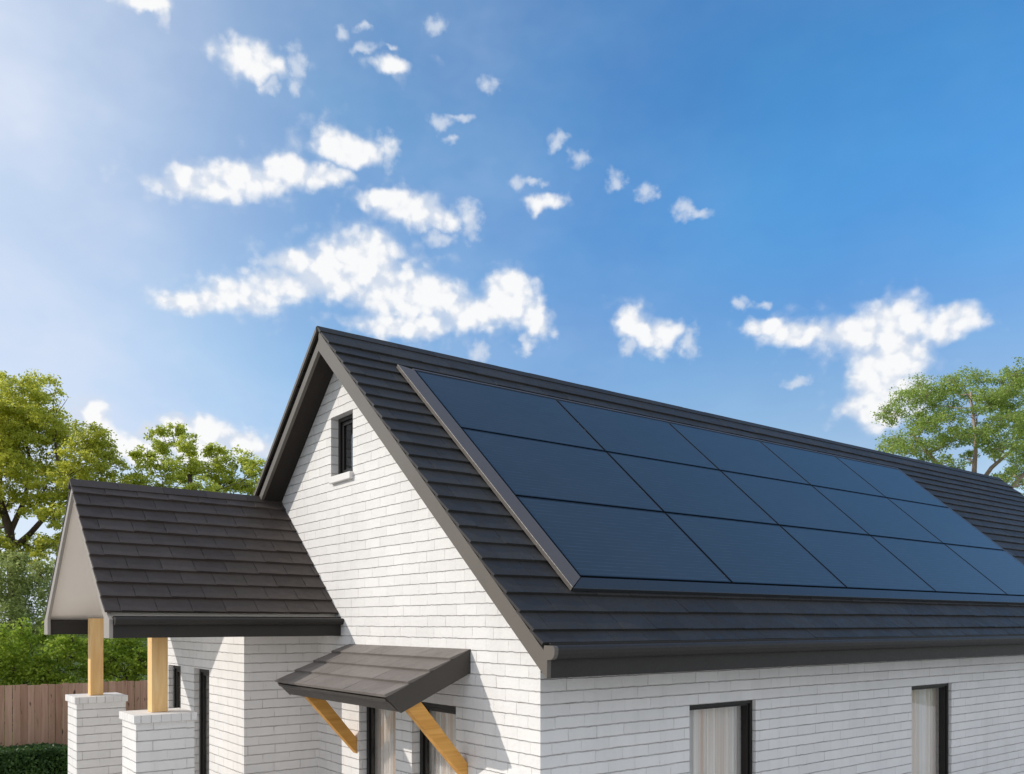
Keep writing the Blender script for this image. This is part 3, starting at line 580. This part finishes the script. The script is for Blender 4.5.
shrub('shrub', 'bright green leafy bush above the fence, between the two porch posts', SHRUB_B, L_S, 9500, .068, 33)

hedge = empty('hedge', (-2.0, 11.2, 0), 'low dark green clipped hedge in front of the board fence', 'hedge')
rng = np.random.default_rng(9); n = 46000
pts = np.stack([rng.uniform(-5, 3.2, n), rng.uniform(-.36, .36, n), rng.uniform(.02, 1, n)**.75*.83], 1)
face = rng.random(n); pts[:, 1] = np.where(face < .55, -.36 + rng.gamma(1.3, .028, n), pts[:, 1]); pts[:, 2] = np.where(face > .62, 0.83 - rng.gamma(1.3, .028, n), pts[:, 2])
pts[:, 2] += .03*np.sin(pts[:, 0]*3.1) + .015*np.sin(pts[:, 0]*9) + rng.normal(0, .018, n); pts[:, 1] += .03*np.sin(pts[:, 0]*5.3 + pts[:, 2]*6)
nr = rng.normal(size=(n, 3))*.7 + np.array((0, -.5, .5)); nr /= np.linalg.norm(nr, axis=1, keepdims=True)
leaf_mesh('hedge_leaves', pts, nr, .055, L_H, hedge)
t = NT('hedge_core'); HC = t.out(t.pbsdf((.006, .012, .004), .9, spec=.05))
mb = MB(); mb.box((-5.0, -.27, .0), (3.2, .30, .73)); mb.build('hedge_core_block', HC, hedge)  # near-black solid block filling the hedge behind its leaves

# ------------------------------------------------------------------ sun, sky, camera
SUN = Vector((-1, .70, .70)).normalized()
ld = bpy.data.lights.new('sun', 'SUN'); ld.energy = 2.95; ld.angle = math.radians(.6); ld.color = (1, .94, .86)
lo = bpy.data.objects.new('sun', ld); COL.objects.link(lo); lo.rotation_euler = (-SUN).to_track_quat('-Z', 'Y').to_euler(); lo.location = (-20, 14, 18)
w = bpy.data.worlds.new('World'); SC.world = w; w.use_nodes = True
t = NT('', w); sky = t.n.new('ShaderNodeTexSky'); sky.sky_type = 'NISHITA'; sky.sun_disc = False
sky.sun_elevation = math.asin(SUN.z); sky.sun_rotation = math.atan2(SUN.x, SUN.y) % (2*math.pi)
sky.altitude = 100; sky.air_density = 1.0; sky.dust_density = .6; sky.ozone_density = 1.6
dirv = t.n.new('ShaderNodeTexCoord').outputs['Generated']
dx, dy, dz = t.xyz(dirv)
az = t.math('MULTIPLY', t.math('ARCTAN2', dy, dx), 180/math.pi); el = t.math('MULTIPLY', t.math('ARCSINE', dz), 180/math.pi)
ae = t.cxyz(az, el, 0)
def wnoise(scale, det, amp):
    n = t.n.new('ShaderNodeTexNoise'); t.set(n.inputs['Vector'], ae); n.inputs['Scale'].default_value = scale; n.inputs['Detail'].default_value = det; n.inputs['Roughness'].default_value = .5
    return t.vmath('MULTIPLY', t.vmath('SUBTRACT', n.outputs['Color'], (.5, .5, .5)), amp)
pos = t.vmath('ADD', t.vmath('ADD', ae, wnoise(.42, 2, (1.9, 1.3, 0))), wnoise(1.2, 3, (1.0, .75, 0)))
def cloud_field(lst, grow):
    acc = None
    for (a, e, ra, re) in lst:
        q = t.vmath('DIVIDE', t.vmath('SUBTRACT', pos, (a, e, 0)), (ra*grow, re*grow*1.05, 1)); d = t.vmath('LENGTH', q, out=1)
        acc = d if acc is None else t.math('SMOOTH_MIN', acc, d, .25)
    return t.math('SUBTRACT', 1.0, acc)
big = [c for c in CLOUDS if c[2] > .95]; small = [c for c in CLOUDS if c[2] <= .95]
fine = t.math('SUBTRACT', t.noise(t.cxyz(az, t.math('MULTIPLY', el, 1.2), 4), .9, 4, .45), .5)
hole = t.math('SUBTRACT', t.noise(t.cxyz(az, t.math('MULTIPLY', el, 1.1), 14), 2.2, 4, .5), .5)
def billow(scale, warp_amt):
    v = t.n.new('ShaderNodeTexVoronoi'); v.voronoi_dimensions = '2D'; v.feature = 'SMOOTH_F1'; v.inputs['Smoothness'].default_value = .35
    t.set(v.inputs['Vector'], t.vmath('ADD', ae, wnoise(2.2, 3, (warp_amt, warp_amt, 0)))); v.inputs['Scale'].default_value = scale
    return t.math('SUBTRACT', .42, v.outputs['Distance'])
bil = t.math('ADD', t.math('MULTIPLY', billow(.62, .7), 1.0), t.math('MULTIPLY', billow(1.5, .45), .6))
dens = t.math('ADD', t.math('MULTIPLY', cloud_field(big, 1.36), 1.35), t.math('ADD', t.math('MULTIPLY', fine, .75), t.math('MULTIPLY', bil, .20)))
cov_b = t.mr(dens, -.14, .80, 0, .97, True)
dsm = t.math('ADD', cloud_field(small, 1.38), t.math('MULTIPLY', hole, 1.0))
cov_s = t.mr(dsm, -.0, .95, 0, .78, True)
wisp = t.math('MULTIPLY', t.mr(t.math('ADD', cloud_field(big[::2], 2.1), t.math('MULTIPLY', fine, 2.6)), .05, 1.3, 0, 1, True), .34)
cov = t.math('MAXIMUM', t.math('MAXIMUM', cov_b, cov_s), wisp)
thick = t.mr(t.math('ADD', t.math('MULTIPLY', dens, .5), t.math('ADD', t.math('MULTIPLY', bil, 1.0), t.math('MULTIPLY', fine, 1.6))), -.10, .62, 0, 1, True)
haze = t.noise(t.cxyz(t.math('MULTIPLY', az, .6), el, 9), .07, 5, .6)
base = sky.outputs[0]
toward = t.mr(az, 22, 92, 0, 1, True)                                  # paler towards the sun's side of the sky
grade = t.mix(toward, (.40, 1.08, 1.50), (1.22, 1.30, 1.22))
grade = t.mix(t.math('MULTIPLY', t.mr(el, 27, 9, 0, 1, True), t.math('SUBTRACT', 1.0, t.math('MULTIPLY', toward, .8))), grade, (1.0, .98, 1.0))
blue = t.mix(1.0, base, grade, 'MULTIPLY')
veil = t.math('ADD', t.math('MULTIPLY', t.mr(haze, .35, .75, 0, 1, True), t.mr(toward, .1, 1, .05, .5)), t.mr(az, 60, 86, 0, .60, True), clamp=True)
mott = t.mr(t.noise(t.cxyz(t.math('MULTIPLY', az, .5), el, 3), .11, 4, .55), .3, .7, .90, 1.09)
blue = t.mix(1.0, blue, t.cxyz(mott, mott, t.mr(mott, .9, 1.1, .96, 1.04)), 'MULTIPLY')
blue = t.mix(veil, blue, (4.7, 5.2, 6.2))
fill_bank = t.math('MULTIPLY', t.mr(t.math('COSINE', t.math('MULTIPLY', t.math('SUBTRACT', az, 52.7), math.pi/180)), .45, -.1, 0, 1, True), t.mr(haze, .3, .6, .55, 1, True))  # bright bank added to the unseen sky as neutral fill for shaded walls
blue = t.mix(fill_bank, blue, (5.15, 5.4, 5.75))
cloudc = t.mix(thick, (4.5, 4.95, 5.7), (6.5, 6.5, 6.5))
col = t.mix(cov, blue, cloudc)
bg = t.n.new('ShaderNodeBackground'); t.set(bg.inputs[0], col); bg.inputs[1].default_value = .15
wo = t.n.new('ShaderNodeOutputWorld'); t.l.new(bg.outputs[0], wo.inputs[0])

cd = bpy.data.cameras.new('camera'); cam = bpy.data.objects.new('camera', cd); COL.objects.link(cam); SC.camera = cam
cd.sensor_width = 36; cd.lens = 868/1024*36; cd.shift_y = (623 - 387)/1024; cd.clip_end = 5000
cam.location = (-3.706, -4.543, H); cam.rotation_euler = (math.pi/2, 0, math.radians(52.666 - 90))
SC.view_settings.view_transform = 'Standard'; SC.view_settings.look = 'None'; SC.view_settings.exposure = 0; SC.view_settings.gamma = 1
SC.cycles.max_bounces = 8; SC.cycles.transparent_max_bounces = 12
